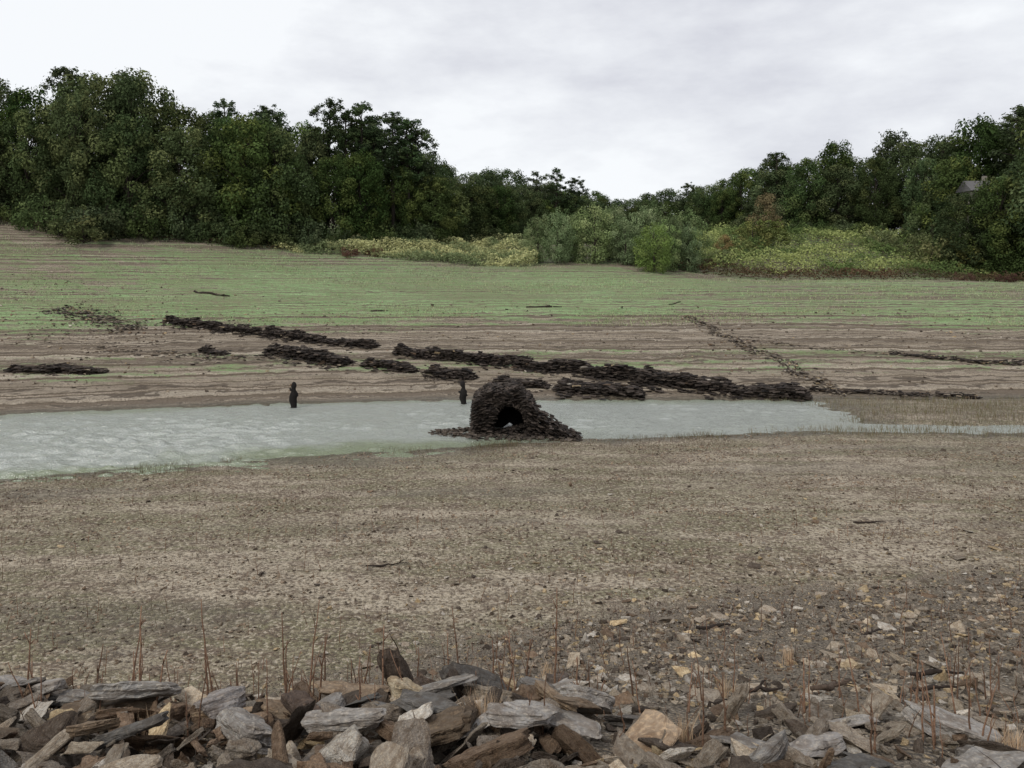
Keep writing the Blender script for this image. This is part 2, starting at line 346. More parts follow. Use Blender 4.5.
sc('far_bank_stones',17000,(-44,46),(43,70),lambda x,y,n:(rng.random(n)<.10+.9*np.clip(fbm(x*.12,y*.45,41),0,1)+.6*np.exp(-((x+28)/7)**2-((y-59)/4)**2))&(y>yfar(x)+.8),LOW,.07,.34,3,lambda n:pal(n,(.2,.2,.2,.3,.2,.1,.02,.01,.06)),.02)

# ---------------------------------------------------------------- ruined dry-stone walls
DK=np.array([.032,.026,.022])
def wall(name,pts,h,width,dens=1.,light=0.,stone=.36):
    pts=np.array(pts,float); seg=np.hypot(*np.diff(pts,axis=0).T); cum=np.concatenate([[0],np.cumsum(seg)]); L=cum[-1]
    n=int(L*width*h*400*dens)+80
    t=rng.uniform(0,L,n); off=rng.normal(0,.42,n)+np.where(rng.random(n)<.14,rng.normal(0,1.2,n),0); off=np.clip(off,-3,3)*width/2
    x=np.interp(t,cum,pts[:,0])+.4*fbm(t*.5,t*0,50); y=np.interp(t,cum,pts[:,1])+.3*fbm(t*.7,t*0,53)
    k=np.clip(np.searchsorted(cum,t)-1,0,len(seg)-1); d=np.diff(pts,axis=0)[k]/seg[k][:,None]
    prof=h*(.68+.40*fbm(t*.25,t*0+L,51)+.10*np.sign(vn(t*.8,t*0,52))+.08*vn(t*3.1,t*0,54))*np.clip(np.minimum(t,L-t)/.5+.3,0,1)
    prof=np.maximum(prof,.05)
    loc=prof*np.where(np.abs(off)<width*.52,1.0,.12)
    hz=rng.random(n)**.7*loc; hz=np.round(hz/.085)*.085
    px=x-d[:,1]*off; py=y+d[:,0]*off
    z=H(px,py)+hz
    yaw=np.arctan2(d[:,1],d[:,0])+rng.normal(0,.22,n)
    sz=stone*rng.uniform(.5,1.5,n)
    c=DK*rng.uniform(.35,2.8,(n,1)); l=rng.random(n)<light+.04; c[l]=pal(l.sum())*.7
    return scatter(name,SLAB,np.stack([px,py,z],-1),sz,rotm(yaw,rng.normal(0,.07,n),rng.normal(0,.07,n)),c,M_wet,aspect=np.tile([1.15,.8,1.05],(n,1)))
wall('ruined_stone_wall',[(-7.8,53.6),(-4,51.8),(.5,49.9),(5.2,47.6),(8,46)],.85,.7)
wall('ruined_stone_wall',[(7.5,46.2),(10.5,44.9),(13,43.9),(15.8,43.2)],1.0,1.2,.8)
wall('ruined_stone_wall',[(-26.2,60.3),(-22,59),(-18.4,58.2)],.66,.8)
wall('ruined_stone_wall',[(-17.9,58),(-14,56.5),(-9.6,54.8)],.8,.8)
wall('ruined_stone_wall',[(-16,52.6),(-13,51.2),(-10.2,49.8)],.8,1.2,.8)
wall('ruined_stone_wall',[(-29.5,46.6),(-27,46.9),(-23.9,46.8)],.4,.8)
wall('ruined_stone_wall',[(-9.2,50),(-7.5,49.4),(-6,48.7)],.5,.9)
wall('ruined_stone_wall',[(-5,48.3),(-3.6,47.5),(-2.2,46.9)],.6,1.1)
wall('ruined_stone_wall',[(-.9,46.3),(.4,45.6),(2,45)],.45,.9)
wall('ruined_stone_wall',[(2.6,44.9),(4.8,44.1),(7,43.5)],.6,1.4,.7)
wall('ruined_stone_wall',[(-20.5,52.6),(-19.5,52.2),(-18.6,51.9)],.4,.8)
wall('rubble_line',[(14.5,66),(15.6,60),(16,56),(17.6,52),(17.2,48),(18.2,45),(18,43.6)],.12,1.5,.5,.75,.26)
wall('rubble_line',[(16.6,44.6),(20,43.9),(25.2,43.3)],.26,.7,.6,.25,.26)
wall('rubble_line',[(25.5,53.6),(28.5,51.8),(33,50.3)],.22,.8,.6,.1,.26)
wall('rubble_line',[(17,57),(21,55),(26,53.2)],.07,.8,.5,.5,.2)
wall('rubble_line',[(-36,63),(-31,60.5),(-27.5,57.5)],.12,3.2,.5,.6,.28)
wall('rubble_line',[(-27,52),(-22,51.2),(-17,51)],.06,2.2,.4,.5,.25)

# central ruin: the stub of a stone vault, its arch partly choked with rubble
def ruin():
    cx,cy=-.22,34.9
    th=np.linspace(-.04,math.pi+.04,41)
    def outer(t):
        c,s_=np.cos(t),np.sin(t); ax=np.where(c<0,1.38,1.34); p=np.where(c<0,.50,.82)
        w=1+.045*np.sin(5*t+1)+.03*np.sin(11*t)
        return -.08+np.sign(c)*ax*np.abs(c)**p, 1.90*w*np.abs(s_)**.62*np.sign(s_+1e-6)
    def inner(t): return .12+.74*np.cos(t)+.05*np.sin(3*t), 1.24*np.sin(t)
    ou,oz=outer(th); iu,iz=inner(th)
    ou=ou*.93; oz=np.maximum(oz*.93,-.3); iz=np.where(iz<.03,-.3,iz)
    V=[];m2=len(th)
    for d in (-1.15,1.2):
        for (u_,z_) in ((ou,oz),(iu,iz)):
            V.append(np.stack([cx+u_,np.full(m2,cy+d),z_],-1))
    V.append(np.stack([cx+iu,np.full(m2,cy+.6),iz],-1))
    V=np.concatenate(V); F=[]
    for i in range(m2-1):
        a,b,c,d,e=i,m2+i,2*m2+i,3*m2+i,4*m2+i
        F+= [(a,a+1,b+1,b),(c,c+1,a+1,a),(b,b+1,e+1,e),(d,d+1,c+1,c)]
    F=np.array(F)
    A=build('collapsed_stone_vault',V,F,{'Col':('FLOAT_COLOR',np.tile([.014,.011,.010,1],(len(V),1))),'lpos':('FLOAT_VECTOR',V)},[M_wet])
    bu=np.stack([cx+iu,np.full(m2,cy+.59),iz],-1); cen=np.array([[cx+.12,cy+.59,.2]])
    Bk=build('opening_shade_back',np.concatenate([bu,cen]),np.array([(i,i+1,m2) for i in range(m2-1)]),{'Col':('FLOAT_COLOR',np.tile([.006,.005,.005,1],(m2+1,1))),'lpos':('FLOAT_VECTOR',np.concatenate([bu,cen]))},[M_wet]); Bk.parent=A  # near-black sheet behind the arch, the recess's shade put into its colour
    n=5200; t=rng.uniform(0,math.pi,n); q=rng.random(n)**.8
    ou,oz=outer(t); iu,iz=inner(t); u=iu+(ou-iu)*(.05+.95*q)+rng.normal(0,.02,n); z=iz+(oz-iz)*(.05+.95*q)+rng.normal(0,.02,n)
    d=np.where(rng.random(n)<.55,-1.15+rng.normal(0,.10,n)-.2*(1-np.sin(t))+.10*np.sin(t*7),rng.uniform(-1.2,1.2,n)); 
    deep=d>-1.0; u=np.where(deep,ou*(.95+.08*rng.random(n)),u); z=np.where(deep,oz*(.95+.08*rng.random(n)),z)
    rollc=np.where(q>.8,-(t-math.pi/2)*.4,0)
    S=scatter('masonry',SLAB+LOW[:5],np.stack([cx+u,cy+d,z],-1),rng.uniform(.12,.34,n),rotm(rng.normal(0,.4,n),rng.normal(0,.14,n),rollc+rng.normal(0,.14,n)),DK*rng.uniform(.3,2.8,(n,1)),M_wet,aspect=np.tile([1.1,.8,.8],(n,1))); S.parent=A
    t=np.linspace(.2,math.pi-.05,27); k=len(t)
    Pp=np.stack([cx+.12+np.cos(t)*.86+rng.normal(0,.03,k),np.full(k,cy-1.27)+rng.normal(0,.06,k),np.sin(t)*1.38+rng.normal(0,.03,k)],-1)
    B=scatter('arch_stones',SLAB,Pp,rng.uniform(.2,.36,k),rotm(np.zeros(k),np.zeros(k),-t+rng.normal(0,.12,k)),DK*rng.uniform(1.6,4.6,(k,1)),M_wet,aspect=np.tile([1,1.2,.9],(k,1))); B.parent=A
    n=300; u=rng.uniform(-.7,.8,n); z=rng.random(n)*(.28+.28*u)+.02; y=cy-.7-.6*rng.random(n)
    R_=scatter('opening_rubble',SLAB+LOW[:6],np.stack([cx+.12+u,y,z],-1),rng.uniform(.10,.28,n),rotm(rng.uniform(0,6,n),rng.normal(-.2,.25,n),rng.normal(0,.25,n)),DK*rng.uniform(.3,1.9,(n,1)),M_wet); R_.parent=A
    n=260; t=rng.uniform(.6,2.8,n); ou,oz=outer(t); 
    Cp=scatter('capping_slabs',SLAB,np.stack([cx+ou,cy+rng.uniform(-1.25,1.1,n),oz+.03],-1),rng.uniform(.14,.40,n),rotm(rng.uniform(0,6,n),rng.normal(0,.18,n),rng.normal(0,.2,n)),DK*rng.uniform(1,4.5,(n,1)),M_wet); Cp.parent=A
    n=950; u=rng.random(n); x=cx+1.05+u*1.7+rng.normal(0,.16,n); y=cy-1.1-u*.6+rng.normal(0,.28,n); z=np.maximum(-.05,rng.random(n)*(1.15*(1-u)**1.1+.16))
    Cc=scatter('raking_wall',SLAB,np.stack([x,y,z],-1),rng.uniform(.15,.40,n),rotm(rng.normal(-.2,.4,n),rng.normal(0,.15,n),.4+rng.normal(0,.18,n)),DK*rng.uniform(.4,3.,(n,1)),M_wet); Cc.parent=A
    n=480; a=rng.uniform(0,6.28,n); r=rng.uniform(.3,1,n); x=cx-1.7+np.cos(a)*r*1.6; y=cy-.7+np.sin(a)*r*.9; z=rng.uniform(-.08,.08,n)
    D=scatter('base_rubble',SLAB+LOW[:6],np.stack([x,y,z],-1),rng.uniform(.1,.38,n),rotm(rng.uniform(0,6,n),rng.normal(0,.2,n),rng.normal(0,.2,n)),np.array([[.075,.062,.050]])*rng.uniform(.4,2.4,(n,1)),M_wet); D.parent=A
    n=560; x=rng.uniform(cx-1.6,cx+3.0,n); y=cy-1.6+rng.normal(0,.3,n)-.15*(x-cx); z=rng.uniform(-.07,.10,n)
    D=scatter('front_rubble',SLAB+LOW[:6],np.stack([x,y,z],-1),rng.uniform(.1,.36,n),rotm(rng.uniform(0,6,n),rng.normal(0,.2,n),rng.normal(0,.2,n)),np.array([[.065,.055,.046]])*rng.uniform(.4,2.6,(n,1)),M_wet); D.parent=A
ruin()

# ---------------------------------------------------------------- tubes (stems, wood, stumps)
def tube(path,rad,k=6,jit=0):
    path=np.array(path,float); m=len(path); V=[];F=[]
    for i in range(m):
        d=path[min(i+1,m-1)]-path[max(i-1,0)]; d/=np.linalg.norm(d)+1e-9
        a=np.cross(d,[.3,.9,.1] if abs(d[1])<.8 else [1,0,0]); a/=np.linalg.norm(a); b=np.cross(d,a)
        for j in range(k):
            t=2*math.pi*j/k; r=rad[i]*(1+jit*random.uniform(-1,1)); V.append(path[i]+r*(a*math.cos(t)+b*math.sin(t)))
    for i in range(m-1):
        for j in range(k):
            p=i*k+j; q=i*k+(j+1)%k; F.append((p,q,q+k)); F.append((p,q+k,p+k))
    V.append(path[-1]); c=len(V)-1
    for j in range(k): F.append(((m-1)*k+j,(m-1)*k+(j+1)%k,c))
    V.append(path[0]); c=len(V)-1
    for j in range(k): F.append((j,c,(j+1)%k))
    return np.array(V),np.array(F)
def merge(parts):
    VV=[];FF=[];o=0
    for V,F in parts: VV.append(V); FF.append(F+o); o+=len(V)
    return np.concatenate(VV),np.concatenate(FF)
def tubes_obj(name,parts,col,mat,var=.3):
    V,F=merge(parts); C=[]
    for v,_ in parts:
        c=np.array(col)*random.uniform(1-var,1+var); C.append(np.tile([*c,1],(len(v),1)))
    return build(name,V,F,{'Col':('FLOAT_COLOR',np.concatenate(C))},[mat],smooth=True)
def stump(x,y,hgt,seed,br):
    random.seed(seed); z0=min(h1(x,y),0)-.15
    hs=[0,.12,.25,.42,.55,.66,.74,.80,.88,.95,1.0]; rs=[.24,.18,.16,.175,.20,.18,.11,.10,.15,.13,.06]
    path=[(x+random.uniform(-.04,.04),y+random.uniform(-.03,.03),z0+t*(hgt+.15)) for t in hs]
    parts=[tube(path,[r*.95 for r in rs],10,.2)]
    for (t,dx,dz) in br:
        zb=z0+t*(hgt+.15); parts.append(tube([(x,y,zb),(x+dx*.6,y-.03,zb+dz*.4),(x+dx,y-.02,zb+dz)],[.09,.07,.035],7,.15))
    tubes_obj('weathered_tree_stump',parts,(.018,.016,.015),M_dry,.1)
stump(-11.1,40.5,1.45,3,[(.55,.24,.10),(.72,-.2,.16)])
stump(-2.55,41.6,1.35,5,[(.62,-.25,.05),(.6,.22,-.14)])
random.seed(21)
def stalk(x,y,h,lean=.1,r=.006,br=0):
    z=h1(x,y); a=random.uniform(0,6.28); l=random.uniform(0,lean)
    pth=[(x+l*h*math.cos(a)*t**1.4+random.uniform(-.006,.006),y+l*h*math.sin(a)*t**1.4,z-.03+t*h) for t in np.linspace(0,1,7)]
    out=[tube(pth,[r*(1.1-.75*t) for t in np.linspace(0,1,7)],5)]
    for _ in range(br):
        i=random.randint(2,5); p=np.array(pth[i]); d=np.array([random.uniform(-.06,.06),random.uniform(-.04,.04),random.uniform(.03,.09)])
        out.append(tube([p,p+d*.6,p+d],[r*.5,r*.4,r*.25],4))
    return out
parts=[]
for (x,y,h) in [(-2.25,5.9,.95),(-2.62,5.6,.85),(-2.75,5.7,.7),(-1.7,6.0,.85),(-1.55,6.0,.9),(-1.42,6.0,.7),(-1.2,6.3,.6),(-.42,6.5,.9),(.33,6.1,1.0),(-.5,6.4,.65),(-.95,5.8,.7),(.5,6.2,.5),(-1.0,5.2,.6),(-2.0,5.4,.65),(-.05,5.5,.5),(2.2,6.0,.45),(3.2,6.3,.45),(1.4,5.2,.5),(2.7,5.1,.4),(3.3,5.0,.4),(-1.62,5.7,.65),(-2.4,5.3,.6),(1.0,6.6,.5),(-3.1,5.9,.6),(-2.9,6.2,.55),(-.15,6.2,.6),(-3.6,5.9,.7),(-.75,6.3,.55),(.1,6.0,.6),(-1.35,5.5,.7)]:
    parts+=stalk(x,y,h,.2,.010,random.randint(0,3))
for _ in range(90):
    y=random.uniform(4.8,6.8); x=random.uniform(-.68,.62)*y; parts+=stalk(x,y,random.uniform(.28,.6),.35,.007,random.randint(0,2))
for _ in range(300):
    y=random.uniform(4.8,9.5); x=random.uniform(-.7,.65)*y; parts+=stalk(x,y,random.uniform(.08,.30),.6,.0045,random.randint(0,1))
for _ in range(240):
    y=random.uniform(10,24); x=random.uniform(-.65,.65)*y; parts+=stalk(x,y,random.uniform(.15,.5),.4,.007,random.randint(0,2))
tubes_obj('dry_stalks',parts,(.24,.145,.095),M_dry,.4)
def wood(name,x,y,L,yaw,r,bend=.1,col=(.045,.034,.028),br=1,dz=.03):
    pts=[]
    for t in np.linspace(-.5,.5,9):
        px=x+math.cos(yaw)*L*t-math.sin(yaw)*bend*L*math.sin(t*5); py=y+math.sin(yaw)*L*t+math.cos(yaw)*bend*L*math.sin(t*5)
        pts.append((px,py,h1(px,py)+dz+random.uniform(-.01,.02)))
    pp=[tube(pts,[r*(1.1-abs(t)*1.2)*random.uniform(.8,1.2) for t in np.linspace(-.3,.6,9)],8,.15)]
    for _ in range(br):
        i=random.randint(3,6); p=np.array(pts[i]); a=yaw+random.choice([-.7,.7]); d=np.array([math.cos(a),math.sin(a),.15])*L*.25
        pp.append(tube([p,p+d*.5+np.array([0,0,.02]),p+d],[r*.6,r*.45,r*.2],6,.15))
    tubes_obj(name,pp,col,M_dry)
wood('driftwood_branch',2.75,6.85,.6,.5,.022,.10,br=2,dz=.08,col=(.11,.08,.06))
wood('driftwood_branch',2.1,6.75,.42,.1,.020,.05,dz=.07)
wood('driftwood_branch',4.0,7.5,.5,-.1,.022,.06,br=0,dz=.07)
wood('driftwood_branch',3.6,6.8,.4,-.15,.020,.06,br=0,dz=.07)
wood('driftwood_branch',-2.75,17.6,.95,.12,.022,.03,br=1)
wood('driftwood_branch',9.2,20.5,.8,-.2,.022,.05,br=1)
wood('driftwood_branch',3.2,12.6,.6,.1,.03,.05,br=0)
wood('driftwood_branch',5.2,11.5,.5,.5,.02,.05,br=1)
wood('driftwood_log',-26,69,3.2,-.15,.12,.04,br=1)
wood('driftwood_log',2.8,69.5,3.2,.1,.10,.04,br=2)
wood('driftwood_log',-11,66,1.4,.1,.09,.06,br=1)
wood('driftwood_log',14.5,71,1.4,.4,.06,.1,br=1)

# ---------------------------------------------------------------- blades
def blades(name,x,y,h,w,cols,mat,lean=.3,zbase=None):
    n=len(x); z=(H(x,y) if zbase is None else zbase)-.01; a=rng.uniform(0,6.28,n); l=rng.normal(0,lean,n)*h; b=rng.uniform(0,6.28,n)
    p0=np.stack([x-np.cos(a)*w,y-np.sin(a)*w,z],-1); p1=np.stack([x+np.cos(a)*w,y+np.sin(a)*w,z],-1)
    m0=np.stack([x+l*.35*np.cos(b)-np.cos(a)*w*.7,y+l*.35*np.sin(b)-np.sin(a)*w*.7,z+h*.55],-1); m1=m0+np.stack([np.cos(a)*w*1.4,np.sin(a)*w*1.4,0*z],-1)
    t=np.stack([x+l*np.cos(b),y+l*np.sin(b),z+h],-1)
    V=np.stack([p0,p1,m0,m1,t],1).reshape(-1,3); o=np.arange(n)[:,None,None]*5
    F=(np.array([[0,1,3],[0,3,2],[2,3,4]])[None]+o).reshape(-1,3)
    C=np.repeat(np.concatenate([cols,np.ones((n,1))],1),5,0)
    return build(name,V,F,{'Col':('FLOAT_COLOR',C)},[mat])
def cvar(c,n,v=.35,c2=None):
    c=np.array(c)[None]; 
    if c2 is not None: t=rng.random((n,1)); c=c*(1-t)+np.array(c2)[None]*t
    return c*rng.uniform(1-v,1+v,(n,1))
n=26000; x=rng.uniform(6,36,n); nn=ynear(x); y=nn-1.2+rng.random(n)*(yfar(x)-nn+1.2); k=(rng.random(n)<sm(7,16,x)*(.25+.9*fbm(x*.4,y*1.0,70)+.2))&((x>13.5)|(y<nn+.8)); x,y=x[k],y[k]; n=len(x)
blades('reeds',x,y,rng.uniform(.08,.36,n),np.full(n,.010),cvar((.33,.27,.165),n,.3,(.22,.23,.11)),M_leaf)
n=20000; x=rng.uniform(-26,9,n); y=ynear(x)+rng.normal(-.2,1.0,n); k=rng.random(n)<.2+1.3*fbm(x*.5,y*.5,71); x,y=x[k],y[k]; n=len(x)
blades('shore_grass',x,y,rng.uniform(.04,.22,n),np.full(n,.007),cvar((.20,.20,.10),n,.3,(.25,.17,.10)),M_leaf)
n=80000; x=rng.uniform(-26,28,n); y=rng.uniform(9.5,33.5,n); k=(y<ynear(x)-.5)&(np.abs(x)<y*.72+1)&(rng.random(n)<.12+1.9*np.clip(fbm(x*.25,y*.6,72),0,1)); x,y=x[k],y[k]; n=len(x)
blades('mud_stubble',x,y,rng.uniform(.03,.14,n),np.full(n,.006),cvar((.14,.075,.05),n,.45,(.15,.14,.065)),M_leaf,.6)
xs_=[];ys_=[];hs_=[]
for (cx,cy,m,hh_) in [(-.17,4.95,420,.24),(-.9,5.9,60,.22),(3.05,4.85,100,.14),(1.1,5.1,60,.12),(-2.3,5.0,60,.15),(1.9,7.2,50,.12),(3.3,9.5,60,.14),(0.4,9.,50,.12)]:
    xs_.append(rng.normal(cx,.035,m)); ys_.append(rng.normal(cy,.03,m)); hs_.append(hh_*rng.uniform(.5,1.2,m))
x=np.concatenate(xs_);y=np.concatenate(ys_);hh_=np.concatenate(hs_); n=len(x)
blades('dry_grass_tuft',x,y,hh_+.12,np.full(n,.0024),cvar((.40,.29,.14),n,.35),M_leaf,.35)
n=60000; y=62+30*rng.random(n)**1.1; x=rng.uniform(-.7,.7,n)*y; k=(rng.random(n)<.3+1.2*fbm(x*.12,y*.35,73)); x,y=x[k],y[k]; n=len(x)
blades('slope_grass',x,y,rng.uniform(.05,.24,n),np.full(n,.03),cvar((.22,.31,.13),n,.45,(.23,.21,.11)),M_leaf,.5)

# ---------------------------------------------------------------- trees
def leaf_quads(C,Nrm,size):
    n=len(C); r=rng.normal(size=(n,3)); t=np.cross(Nrm,r); t/=np.linalg.norm(t,axis=1)[:,None]+1e-9; b=np.cross(Nrm,t)
    s=size[:,None]
    V=np.stack([C-t*s,C-b*s*.6+Nrm*s*.15,C+t*s,C+b*s*.6+Nrm*s*.15],1).reshape(-1,3)
    F=np.arange(n*4).reshape(-1,4); return V,F
def crown(lobes,nper,leaf,col,flat=.9,var=.22,up=.3,tint=None,inner=.62):
    VV=[];CC=[]
    for (c,r) in lobes:
        m=int(nper*(r**2)); d=rng.normal(size=(m,3)); d/=np.linalg.norm(d,axis=1)[:,None]
        lum=(1+.25*vn(d[:,0]*2.5+c[0],d[:,1]*2.5+d[:,2]*2.5+c[2],80))
        rad=r*(inner+(1-inner)*rng.random(m))*lum*np.where(rng.random(m)<.07,1.25,1)
        p=np.array(c)+d*rad[:,None]*np.array([1,1,flat])
        nr=d+rng.normal(0,.45,(m,3))+np.array([0,0,up]); nr/=np.linalg.norm(nr,axis=1)[:,None]
        V,_=leaf_quads(p,nr,leaf*rng.uniform(.55,1.3,m)); VV.append(V)
        lc=np.array(col)*rng.uniform(1-var,1+var)
        if tint is not None and rng.random()<.3: lc=np.array(tint)*rng.uniform(.8,1.2)
        cc=lc[None]*rng.uniform(.7,1.3,(m,1)); CC.append(np.repeat(cc,4,0))
    V=np.concatenate(VV); return V,np.concatenate(CC)
def tree_mesh(name,lobes,trunk_parts,leafargs):
    V,C=crown(lobes,**leafargs); FQ=np.arange(len(V)).reshape(-1,4)
    tris=np.concatenate([FQ[:,[0,1,2]],FQ[:,[0,2,3]]])
    mi=np.zeros(len(tris),int)
    if trunk_parts:
        TV,TF=merge(trunk_parts); tris=np.concatenate([tris,TF+len(V)]); mi=np.concatenate([mi,np.ones(len(TF),int)])
        V=np.concatenate([V,TV]); C=np.concatenate([C,np.tile([.05,.042,.033],(len(TV),1))])
    C=np.concatenate([C,np.ones((len(C),1))],1)
    ob=build(name,V,tris,{'Col':('FLOAT_COLOR',C)},[M_leaf,M_bark],mi,link=False); return ob.data
def broad(seed,Hh=15,R=5.0,zb=.8,col=(.060,.094,.033),tint=(.108,.142,.047),nl=105,leaf=.19,nper=105,lr=(.7,1.7)):
    r=random.Random(seed); lobes=[]; ph=r.uniform(0,6)
    for i in range(nl):
        t=(i+r.random())/nl; z=zb+t*(Hh-zb-.9); a=i*2.4+r.uniform(-.5,.5)
        env=R*(math.sin(math.pi*(.13+.80*t))**.6)*(1+.14*math.sin(seed+5*t)+.15*math.sin(3*a+ph+2*t))
        q=r.uniform(.62,.98) if r.random()<.8 else r.uniform(.1,.6)
        lobes.append(((math.cos(a)*env*q,math.sin(a)*env*q,z+r.uniform(-.4,.4)),r.uniform(*lr)*(1.1-.3*t)))
    k=Hh/15
    lobes.append(((r.uniform(-.5,.5)*k,r.uniform(-.5,.5)*k,Hh-1.0*k),1.1*k))
    tp=[tube([(0,0,-.6),(.1*k,0,Hh*.2),(r.uniform(-.3,.3)*k,.1,Hh*.45),(r.uniform(-.4,.4)*k,r.uniform(-.3,.3),Hh*.85)],[.30*k,.24*k,.17*k,.04*k],8,.1)]
    for (c,_) in lobes[::4]:
        z0=max(Hh*.12,c[2]-Hh*.22); tp.append(tube([(0,0,z0),(c[0]*.45,c[1]*.45,z0+(c[2]-z0)*.6),c],[.11*k,.07*k,.02*k],5))
    return tree_mesh('broadleaf',lobes,tp,dict(nper=nper,leaf=leaf,col=col,tint=tint))
def pine(seed,Hh=16):
    r=random.Random(seed); lobes=[]; tp=[]
    bx=r.uniform(-.5,.5)
    path=[(0,0,-.5),(bx*.3,0,Hh*.35),(bx*.7,.1,Hh*.7),(bx,.1,Hh*.97)]
    tp.append(tube(path,[.26,.2,.14,.04],8,.08))
    for i in range(75):
        t=r.random()**.9; z=Hh*(.50+.48*t); rr=2.7*(math.sin(math.pi*(.18+.74*t)))**.7; a=r.uniform(0,6.28); q=r.uniform(.2,1)
        c=(bx*.8+math.cos(a)*rr*q,math.sin(a)*rr*q,z+.35*q); lobes.append((c,r.uniform(.35,.75)))
        if i%2: tp.append(tube([(bx*.8,.1,z-.5),c],[.06,.02],4))
    for i in range(4):
        a=r.uniform(0,6.28); z=Hh*r.uniform(.25,.5); tp.append(tube([(bx*.4,0,z),(bx*.4+math.cos(a)*1.3,math.sin(a)*1.3,z+.2)],[.05,.015],4))
    return tree_mesh('pine',lobes,tp,dict(nper=230,leaf=.13,col=(.045,.068,.030),flat=.75,tint=(.065,.088,.036),inner=.2))
OAK=[broad(s,R=random.uniform(4.4,5.4)) for s in range(1,7)]
LIGHT=[broad(40+s,Hh=7,R=2.8,zb=.3,col=(.140,.205,.075),tint=(.21,.27,.11),nl=70,leaf=.10,nper=240,lr=(.38,.95)) for s in range(4)]
ROUND=broad(60,Hh=6,R=2.6,zb=.2,col=(.135,.225,.06),tint=(.19,.28,.085),nl=70,leaf=.095,nper=260,lr=(.4,.9))
PINE=[pine(s) for s in range(4)]
BUSH=[broad(70+s,Hh=2.6,R=1.6,zb=.1,col=(.14,.18,.055),tint=(.23,.25,.08),nl=32,leaf=.085,nper=380,lr=(.28,.55)) for s in range(4)]
DBUSH=[broad(80+s,Hh=3,R=2.3,zb=.1,col=(.062,.090,.034),tint=(.10,.13,.05),nl=40,leaf=.12,nper=180,lr=(.4,.8)) for s in range(3)]
forest=bpy.data.objects.new('forest_treeline',None); scene.collection.objects.link(forest)
def put(name,mesh,x,y,h,Hn,wide=1.,parent=None,dz=0,z=None):
    ob=bpy.data.objects.new(name,mesh); scene.collection.objects.link(ob)
    ob.location=(x,y,(h1(x,y) if z is None else z)+dz); k=h/Hn; ob.scale=(k*wide,k*wide,k); ob.rotation_euler=(0,0,random.uniform(0,6.28))
    if parent: ob.parent=parent
    return ob
random.seed(5)
LINE=np.array([(-150,70,30),(-95,76,30),(-70,80,30),(-54.7,84,28.8),(-47,84,29.8),(-43,85,29.2),(-37,87,27.2),(-31,89,26.3),(-25,91,25.0),(-20,96,24.2),(-14,101,24),(-9,108,22.6),(-3,116,21.8),(4.4,125,21.0),(12,134,20.4),(19,140,20.0),(26,136,20.4),(31,130,21.0),(36,121,22.6),(42,115,24.4),(48,112,25.6),(54,108,24.8),(58,103,24.8),(62,98,26.6),(70,93,28.5),(90,86,30),(150,75,30)],float)
seg=np.hypot(np.diff(LINE[:,0]),np.diff(LINE[:,1])); cum=np.concatenate([[0],np.cumsum(seg)])
for row,(back,step,hm) in enumerate([(0,5.2,.84),(5.5,5.4,1.0),(13,6.8,1.02)]):
    t=random.uniform(0,3)
    while t<cum[-1]:
        x=np.interp(t,cum,LINE[:,0]); y=np.interp(t,cum,LINE[:,1]); zt=np.interp(t,cum,LINE[:,2])
        xx=x*(1+back/110)+random.uniform(-1.2,1.2); yy=y+back+random.uniform(-1.5,1.5)
        g0=h1(xx,yy); ztop=7+(zt-7)*(yy/y)
        h=max(5.5,(ztop-g0)*hm*random.uniform(.80,1.06))
        if -90<x<90 and math.hypot(xx-59,yy-101)>2.8: put('broadleaf_tree',random.choice(OAK),xx,yy,h,15,random.uniform(.75,1.1)*(1.25 if h<10 else .95),forest)
        t+=step*random.uniform(.75,1.25)*(.8 if h<11 else 1)
for t in np.arange(0,cum[-1],2.4):
    x=np.interp(t,cum,LINE[:,0]); y=np.interp(t,cum,LINE[:,1])
    if abs(x)<75: put('undergrowth_shrub',random.choice(DBUSH),x+random.uniform(-1,1),y-2.6+random.uniform(-1.2,1.2),random.uniform(1.6,4.0),3,random.uniform(.8,1.1),forest)
for (x,y,zt) in [(-23,99,28.2),(-20.5,99,27.0),(-18.5,100,28.0),(-17.2,101,26.2),(-15,101,27.2),(-13.2,102,26.2),(-12,104,25.2),(4,127,22.6),(7,128,23.2),(10,128,22.0),(-30,97,27.2),(-35,96,27.4),(39,118,24.4),(64,100,28.0),(-52,92,30.4),(30,136,22)]:
    put('pine_tree',random.choice(PINE),x,y,zt-h1(x,y),16,random.uniform(.95,1.25))
for (x,y,h) in [(3,93,5.8),(5.2,92,6.6),(7.6,93.5,6.0),(9.5,92,7.2),(11.5,94,6.3),(13,91.5,5.6),(15.3,93,7.2),(17.4,91,6.0),(18.8,93.5,6.8),(20.5,92.5,6.0),(6.5,95,6.4),(12.3,96,6.8),(21,95,7.2),(17,96,7.6)]:
    put('willow_tree',random.choice(LIGHT),x,y,h,7,random.uniform(.7,.95))
put('round_young_tree',ROUND,15.6,87.5,5.6,6,.95)
for (x,y,h,w) in [(-42.5,79,3.8,1.2),(-44,80,2.6,1.3),(31.5,104,4,1.3),(34,106,4.2,1.3),(29,101,3,1.2),(51,97,5.6,1),(54.5,96,4.2,1.2),(48,103,3.5,1.2),(60,88,3.2,1.2),(26,98,2.4,1.2),(57,99,5,1)]:
    put('shrub',random.choice(BUSH),x,y,h,2.6,w)
GOLD=broad(90,Hh=6,R=2.2,zb=.4,col=(.21,.155,.06),tint=(.14,.155,.06),nl=50,leaf=.11,nper=260,lr=(.4,.85))
put('autumn_shrub',GOLD,34.5,108,6.2,6,1.0); put('autumn_shrub',GOLD,27,101,3.,6,1.2)
